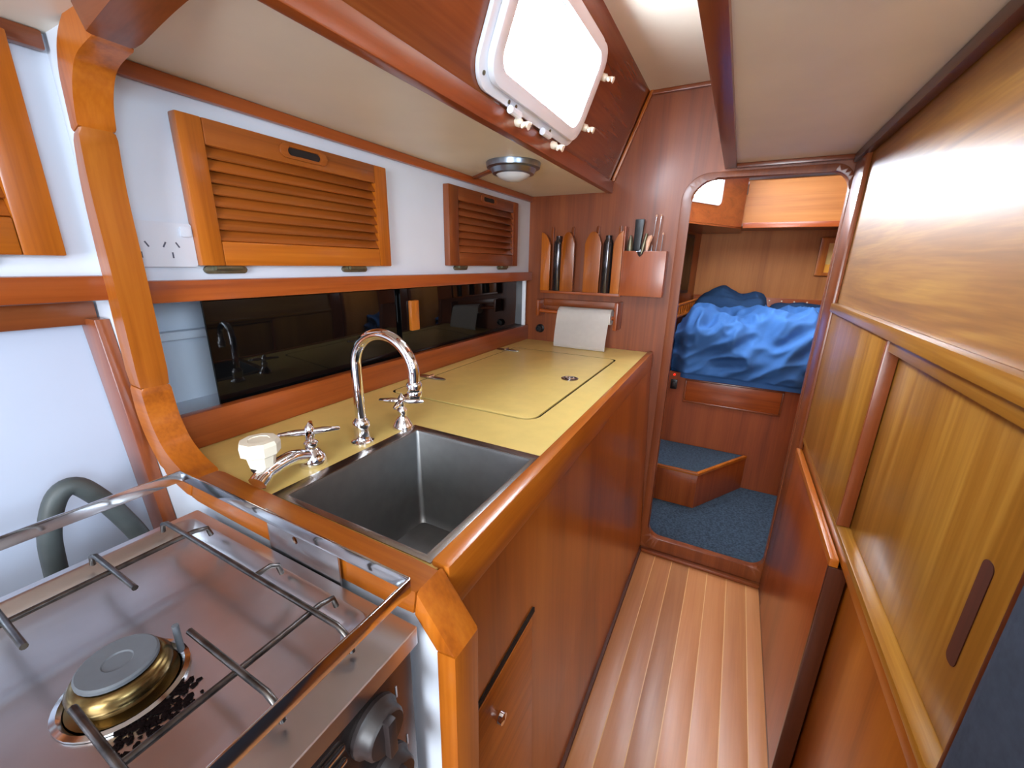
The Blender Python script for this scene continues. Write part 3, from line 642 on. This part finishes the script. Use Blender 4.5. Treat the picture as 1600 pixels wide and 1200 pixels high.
for x0, x1, l, r in PK:
    picket(x0, x1, 1.632, 1.6415, 1.355, wood('orange', 'z'), l, r)
    c_ = (x0 + x1) / 2 + (0.012 if r and not l else -0.006 if l and not r else 0.004)
    prism('back_peg', [(c_ - 0.006, 1.1245), (c_ + 0.006, 1.1245), (c_ + 0.006, 1.372), (c_ + 0.002, 1.378), (c_ - 0.002, 1.378), (c_ - 0.006, 1.372)], 'y', 1.671, 1.679, wood('mahogany', 'z'), rk, 0.001)
box('side_board', -0.4045, -0.398, 1.634, 1.679, 1.113, 1.372, wood('red', 'z'), rk, 0.002)
for x, lb in ((-0.670, 'slim shiny bottle in the left gap of the picket rack'), (-0.464, 'slim shiny bottle in the right gap of the picket rack')):
    b_ = lathe('slim_bottle', [(0.017, 0), (0.019, 0.003), (0.019, 0.185), (0.017, 0.195), (0.012, 0.203), (0.012, 0.216), (0.001, 0.218)], (x, 1.650, 1.1245), M_bottle, None, n=18); tag(b_, lb, 'bottle', 'slim bottles in the picket rack')
ub = thing('utensil_box', 'wooden utensil box beside the picket rack on the bulkhead', 'box', (-0.32, 1.655, 1.12))
nx = -0.336
notch = [(nx + 0.014 * math.cos(a), 1.284 - 0.022 * math.sin(a)) for a in [k * math.pi / 10 for k in range(11)]]
prism('front_board', [(-0.3975, 1.120), (-0.243, 1.120), (-0.243, 1.284)] + notch + [(-0.3975, 1.284)], 'y', 1.622, 1.632, wood('red', 'z', 0.3, 18), ub, 0.0015)
box('side_board', -0.249, -0.243, 1.632, 1.679, 1.12, 1.284, wood('red', 'z'), ub, 0.001)
box('side_board', -0.3975, -0.3915, 1.632, 1.679, 1.12, 1.284, wood('red', 'z'), ub, 0.001)
box('bottom_board', -0.3915, -0.249, 1.632, 1.679, 1.12, 1.126, wood('red', 'x'), ub, 0)
t = thing('knife', 'broad black-handled knife standing in the utensil box', 'knife', (-0.355, 1.66, 1.127))
hexa('blade', [(-0.368, 1.659, 1.127), (-0.345, 1.659, 1.127), (-0.345, 1.661, 1.127), (-0.368, 1.661, 1.127), (-0.368, 1.659, 1.29), (-0.343, 1.659, 1.29), (-0.343, 1.661, 1.29), (-0.368, 1.661, 1.29)], M_rail, t, 0)
hexa('handle', [(-0.370, 1.652, 1.285), (-0.345, 1.652, 1.285), (-0.345, 1.668, 1.285), (-0.370, 1.668, 1.285), (-0.371, 1.651, 1.397), (-0.337, 1.651, 1.397), (-0.337, 1.669, 1.397), (-0.371, 1.669, 1.397)], M_black, t, 0.004)
t = thing('scissors', 'scissors with pale pink handle hooked in the box notch', 'scissors', (-0.325, 1.64, 1.127))
tube('blade', [(-0.318, 1.645, 1.13), (-0.326, 1.642, 1.26)], [0.002, 0.006], M_rail, t, 8)
tube('grip', [(-0.335, 1.636, 1.272), (-0.330, 1.638, 1.30), (-0.322, 1.640, 1.345)], [0.004, 0.008, 0.005], M_bronze, t, 8)
tube('pink_handle', [(-0.316, 1.636, 1.285), (-0.314, 1.638, 1.315), (-0.308, 1.640, 1.333), (-0.304, 1.642, 1.338)], [0.005, 0.009, 0.009, 0.003], M_pink, t, 8)
for x, xt, zt, lb in ((-0.312, -0.298, 1.407, 'long thin skewer nearest the scissors'), (-0.297, -0.281, 1.407, 'long thin skewer to the right of its twin'), (-0.274, -0.268, 1.345, 'short thin pick at the right of the utensil box')):
    t = thing('skewer', lb, 'skewer', (x, 1.66, 1.127), 'thin picks in the utensil box')
    tube('shaft', [(x, 1.66, 1.127), (xt, 1.662, zt)], 0.0016, M_rail, t, 6)
    lathe('tip', [(0.001, 0), (0.003, 0.002), (0.003, 0.006), (0.001, 0.009)], (xt, 1.662, zt - 0.004), M_pink, t, n=8)
t = thing('funnel', 'dull bronze cone standing behind the knife handle', 'funnel', (-0.378, 1.643, 1.1265))
lathe('cone', [(0.006, 0.0), (0.006, 0.14), (0.013, 0.165), (0.009, 0.195), (0.004, 0.212), (0.0005, 0.214)], (-0.380, 1.6455, 1.1265), M_bronze, t, n=12)

ph = thing('towel_holder', 'wooden paper towel holder on the bulkhead above the worktop', 'holder', (-0.57, 1.66, 0.99))
box('bracket', -0.747, -0.734, 1.612, 1.679, 1.018, 1.085, wood('red', 'z'), ph, 0.003)
box('bracket', -0.408, -0.394, 1.600, 1.679, 0.985, 1.092, wood('red', 'z'), ph, 0.003)
box('back_rail', -0.734, -0.408, 1.667, 1.679, 1.058, 1.088, wood('mahogany', 'x'), ph, 0.002)
tube('dowel', [(-0.736, 1.632, 1.040), (-0.406, 1.632, 1.028)], 0.008, wood('red', 'x'), ph, 10)
pt = thing('paper_towel', 'white paper towel roll with a sheet hanging to the worktop', 'paper towel', (-0.53, 1.63, 0.902))
bm = bmesh.new(); add_lathe(bm, [(0.011, 0.0), (0.030, 0.0), (0.030, 0.218), (0.011, 0.218)], (-0.640, 1.632, 1.032), (1, 0, 0), 28); finish('roll', bm, M_paper, pt)
prof = smoothpath([(0, 1.640, 1.0625), (0, 1.622, 1.062), (0, 1.604, 1.050), (0, 1.594, 1.020), (0, 1.586, 0.98), (0, 1.580, 0.945), (0, 1.578, 0.915), (0, 1.582, 0.9025)], 5)
bm = bmesh.new(); sh = []
for k, p in enumerate(prof):
    t_ = k / (len(prof) - 1); xa = -0.641 - 0.004 * t_; xb = -0.421 - 0.006 * t_
    sh.append([bm.verts.new((xa + (xb - xa) * i / 12, p.y - 0.003 * math.sin(i / 12 * math.pi) * t_ - 0.004 * (i / 12) * t_, p.z)) for i in range(13)])
for a, b in zip(sh, sh[1:]):
    for i in range(12): bm.faces.new((a[i], a[i + 1], b[i + 1], b[i]))
bmesh.ops.solidify(bm, geom=bm.faces[:], thickness=0.0008)
finish('hanging_sheet', bm, M_paper, pt, smooth=60)
tag(lathe('plug_socket', [(0.019, 0), (0.019, 0.004), (0.014, 0.007), (0.014, 0.022), (0.010, 0.022), (0.010, 0.012), (0.001, 0.012)], (-0.752, 1.6795, 0.955), M_black, None, (0, -1, 0), 20), 'small black round plug socket on the bulkhead beside the towel', 'socket')

# ================================================================ RIGHT-HAND LOCKERS
sl = thing('sliding_locker', 'tall golden veneer locker with sliding doors along the passage', 'locker', (0.28, 1.0, 0.0))
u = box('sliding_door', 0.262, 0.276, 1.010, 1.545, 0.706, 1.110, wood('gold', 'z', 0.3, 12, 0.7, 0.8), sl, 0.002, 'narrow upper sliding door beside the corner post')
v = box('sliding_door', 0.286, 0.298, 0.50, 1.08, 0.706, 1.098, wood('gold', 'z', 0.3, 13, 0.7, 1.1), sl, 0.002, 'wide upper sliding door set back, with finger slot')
prism('finger_slot', rrect(0.564, 0.586, 0.790, 0.932, 0.009), 'x', 0.2850, 0.2862, wood('dark', 'z', 0.6, 24, 1.3, 0.5, 0.0), v)
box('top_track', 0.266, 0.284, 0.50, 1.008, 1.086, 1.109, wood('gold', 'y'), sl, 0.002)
box('middle_rail', 0.262, 0.300, 0.50, 1.545, 0.690, 0.7055, wood('gold', 'y'), sl, 0.003)
box('middle_rail', 0.268, 0.300, 0.50, 1.545, 0.655, 0.690, wood('orange', 'y'), sl, 0.003)
box('lower_rail', 0.250, 0.266, 0.935, 1.545, 0.645, 0.664, wood('orange', 'y'), sl, 0.003)
box('lower_door', 0.252, 0.267, 0.945, 1.545, 0.018, 0.6445, wood('red', 'z', 0.28, 12, 0.7), sl, 0.002)
box('door_edge', 0.251, 0.284, 0.935, 0.945, 0.018, 0.6445, wood('dark', 'z'), sl, 0.002)
box('door_edge', 0.262, 0.285, 1.002, 1.010, 0.7065, 1.1095, wood('mahogany', 'z'), sl, 0.002)
box('lower_panel', 0.288, 0.299, 0.50, 1.0, 0.018, 0.655, wood('orange', 'z', 0.28, 12, 0.7), sl, 0.001)
box('carcass', 0.302, 0.34, 0.52, 1.60, 0.0, 1.11, M_dark, sl, 0)
box('end_post', 0.268, 0.300, 0.488, 0.498, 0.0, 1.137, wood('dark', 'z'), sl, 0.003)
tag(box('seat_cushion', 0.258, 0.38, -0.05, 0.484, 0.0, 1.16, M_cushion, None, 0.02), 'dark slate upholstered backrest at the lower right edge', 'cushion')

# ================================================================ STOVE
sv = thing('stove', 'stainless steel marine stove with wire grate and one burner', 'stove', (-0.45, 0.0, 0.30))
ZD = 0.875
box('body', -0.645, -0.245, -0.32, 0.243, 0.35, ZD - 0.022, M_panel, sv, 0.003)
# pressed deck: rim with a sunken tray
dk = bmesh.new()
Y0, Y1, X0, X1 = -0.33, 0.250, -0.655, -0.236
def rv(x0, x1, y0, y1, z, r): return [dk.verts.new((a, b, z)) for a, b in rrect(x0, x1, y0, y1, r, 5)]
rr = [rv(X0, X1, Y0, Y1, ZD - 0.020, 0.003), rv(X0, X1, Y0, Y1, ZD - 0.001, 0.003), rv(X0 + 0.001, X1 - 0.001, Y0 + 0.001, Y1 - 0.001, ZD, 0.003),
      rv(X0 + 0.014, X1 - 0.046, Y0 + 0.014, Y1 - 0.014, ZD, 0.016), rv(X0 + 0.016, X1 - 0.048, Y0 + 0.016, Y1 - 0.016, ZD + 0.003, 0.016),
      rv(X0 + 0.020, X1 - 0.052, Y0 + 0.020, Y1 - 0.020, ZD + 0.002, 0.016), rv(X0 + 0.034, X1 - 0.062, Y0 + 0.034, Y1 - 0.034, ZD - 0.012, 0.02), rv(X0 + 0.05, X1 - 0.075, Y0 + 0.05, Y1 - 0.05, ZD - 0.014, 0.02)]
for a, b in zip(rr, rr[1:]):
    for k in range(len(a)): dk.faces.new((a[k], a[(k + 1) % len(a)], b[(k + 1) % len(a)], b[k]))
dk.faces.new(rr[-1]); dk.faces.new(rr[0][::-1])
finish('deck', dk, M_stove, sv, smooth=30)
BX, BY = -0.432, 0.083
br = lathe('burner', [(0.040, -0.004), (0.039, 0.0), (0.031, 0.002), (0.030, 0.005), (0.0355, 0.010), (0.036, 0.016), (0.032, 0.022), (0.026, 0.024), (0.001, 0.024)], (BX, BY, ZD - 0.013), M_brass, sv, n=36, label='heat-tinted brass burner ring')
lathe('burner_cap', [(0.026, 0.024), (0.0285, 0.025), (0.0285, 0.028), (0.027, 0.0295), (0.011, 0.029), (0.010, 0.028), (0.001, 0.028)], (BX, BY, ZD - 0.013), M_cap, br, n=32, label='flat grey burner cap')
lathe('drip_ring', [(0.047, 0.0), (0.047, 0.002), (0.043, 0.003), (0.041, 0.001), (0.040, 0.0)], (BX, BY, ZD - 0.0135), M_rail, br, n=36)
tube('igniter', [(BX + 0.004, BY + 0.042, ZD - 0.013), (BX + 0.004, BY + 0.042, ZD + 0.018)], 0.003, M_cap, br, 8)
bm = bmesh.new()
for k in range(150):
    a = random.uniform(-0.55, 0.75); rd = 0.046 + abs(random.gauss(0, 0.016))
    x = BX + rd * math.cos(a); y = BY + rd * math.sin(a) * 0.8; s = random.uniform(0.0012, 0.0036)
    v_ = [bm.verts.new((x + s * math.cos(q) * random.uniform(0.5, 1.4), y + s * math.sin(q) * random.uniform(0.5, 1.4), ZD - 0.0132)) for q in [j * math.pi / 3 for j in range(6)]]
    tp = bm.verts.new((x, y, ZD - 0.0120))
    for j in range(6): bm.faces.new((v_[j], v_[(j + 1) % 6], tp))
ch = finish('burnt_crumbs', bm, M_char, sv, label='black burnt crumbs beside the burner'); ch['kind'] = 'stuff'
# grate
ZG = 0.900
gr = tube('grate', [(-0.56, -0.30, ZG), (-0.56, 0.205, ZG), (-0.56, 0.219, ZG - 0.004), (-0.56, 0.222, ZG - 0.016)], 0.0030, M_wire, sv, 8, label='long grate wire at the back')
def wire(*p): tube('grate_wire', p, 0.0030, M_wire, gr, 8)
wire((-0.322, -0.30, ZG), (-0.322, 0.205, ZG), (-0.322, 0.219, ZG - 0.004), (-0.322, 0.222, ZG - 0.016))
wire((-0.418, 0.194, ZG), (-0.418, 0.214, ZG), (-0.418, 0.222, ZG - 0.005), (-0.418, 0.225, ZG - 0.018))
wire((-0.622, 0.195, ZG - 0.016), (-0.618, 0.195, ZG - 0.004), (-0.605, 0.195, ZG + 0.002), (-0.285, 0.195, ZG + 0.002), (-0.272, 0.195, ZG - 0.004), (-0.268, 0.195, ZG - 0.02))
for y in (0.125, 0.047, -0.10, -0.19):
    wire((-0.620, y, ZG - 0.016), (-0.616, y, ZG - 0.004), (-0.603, y, ZG + 0.002), (-0.505, y, ZG + 0.002))
    wire((-0.398, y, ZG + 0.002), (-0.282, y, ZG + 0.002), (-0.270, y, ZG - 0.004), (-0.266, y, ZG - 0.018))
# fiddle rail around the stove
RX0, RX1, RY, ZR = -0.682, -0.2435, 0.2505, 0.9315
rl = thing('stove_rail', 'polished steel fiddle rail framing the stove top', 'rail', (-0.45, 0.0, 0.87))
box('back_bar', RX0 - 0.001, RX0 + 0.0015, -0.33, RY, ZR - 0.017, ZR, M_rail, rl, 0.0006)
box('side_bar', RX0, RX1, RY - 0.0015, RY + 0.001, ZR - 0.017, ZR, M_rail, rl, 0.0006)
box('front_bar', RX1 - 0.0015, RX1 + 0.001, -0.33, RY, ZR - 0.017, ZR, M_rail, rl, 0.0006)
prism('mounting_tab', [(-0.482, 0.866), (-0.352, 0.866), (-0.352, ZR - 0.017), (-0.474, ZR - 0.0005), (-0.482, ZR - 0.0005)], 'y', RY + 0.0011, RY + 0.0035, M_stove, rl, 0.0003,
      [[(-0.428 + 0.005 * math.cos(-a), 0.905 + 0.005 * math.sin(-a)) for a in [k * math.pi / 6 for k in range(12)]]])
for y in (0.02, -0.25): box('foot', RX1 - 0.003, RX1 - 0.0016, y - 0.01, y + 0.01, ZD + 0.0005, ZR - 0.004, M_rail, rl, 0)
# stove front
FX = -0.2445
box('front_panel', FX, FX + 0.004, -0.32, 0.242, 0.60, ZD - 0.0225, M_panel, sv, 0.001)
for yk, zk in ((0.188, 0.815), (0.198, 0.735)):
    k_ = lathe('knob', [(0.027, 0.0), (0.027, 0.004), (0.0235, 0.008), (0.0225, 0.016), (0.020, 0.019), (0.001, 0.020)], (FX + 0.004, yk, zk), M_knob, sv, (1, 0, 0), 20)
    box('knob_grip', FX + 0.021, FX + 0.030, yk - 0.005, yk + 0.005, zk - 0.021, zk + 0.021, M_knob, k_, 0.002)
    box('mark', FX + 0.0042, FX + 0.0048, yk + 0.030, yk + 0.0315, zk - 0.002, zk + 0.012, M_outlet, k_, 0)
for i in range(4): box('vent_bar', FX + 0.0045, FX + 0.009, -0.30, 0.155, 0.832 - i * 0.016, 0.838 - i * 0.016, M_rail, sv, 0.002)
# gas hose
ho = tube('gas_hose', smoothpath([(-0.80, 0.118, 0.70), (-0.785, 0.122, 0.80), (-0.78, 0.127, 0.865), (-0.78, 0.143, 0.912), (-0.78, 0.163, 0.922), (-0.78, 0.182, 0.895), (-0.775, 0.199, 0.855), (-0.765, 0.215, 0.80), (-0.75, 0.226, 0.72)], 5), 0.0125, M_hose, None, 12)
tag(ho, 'grey rubber gas hose looping up behind the stove', 'hose')
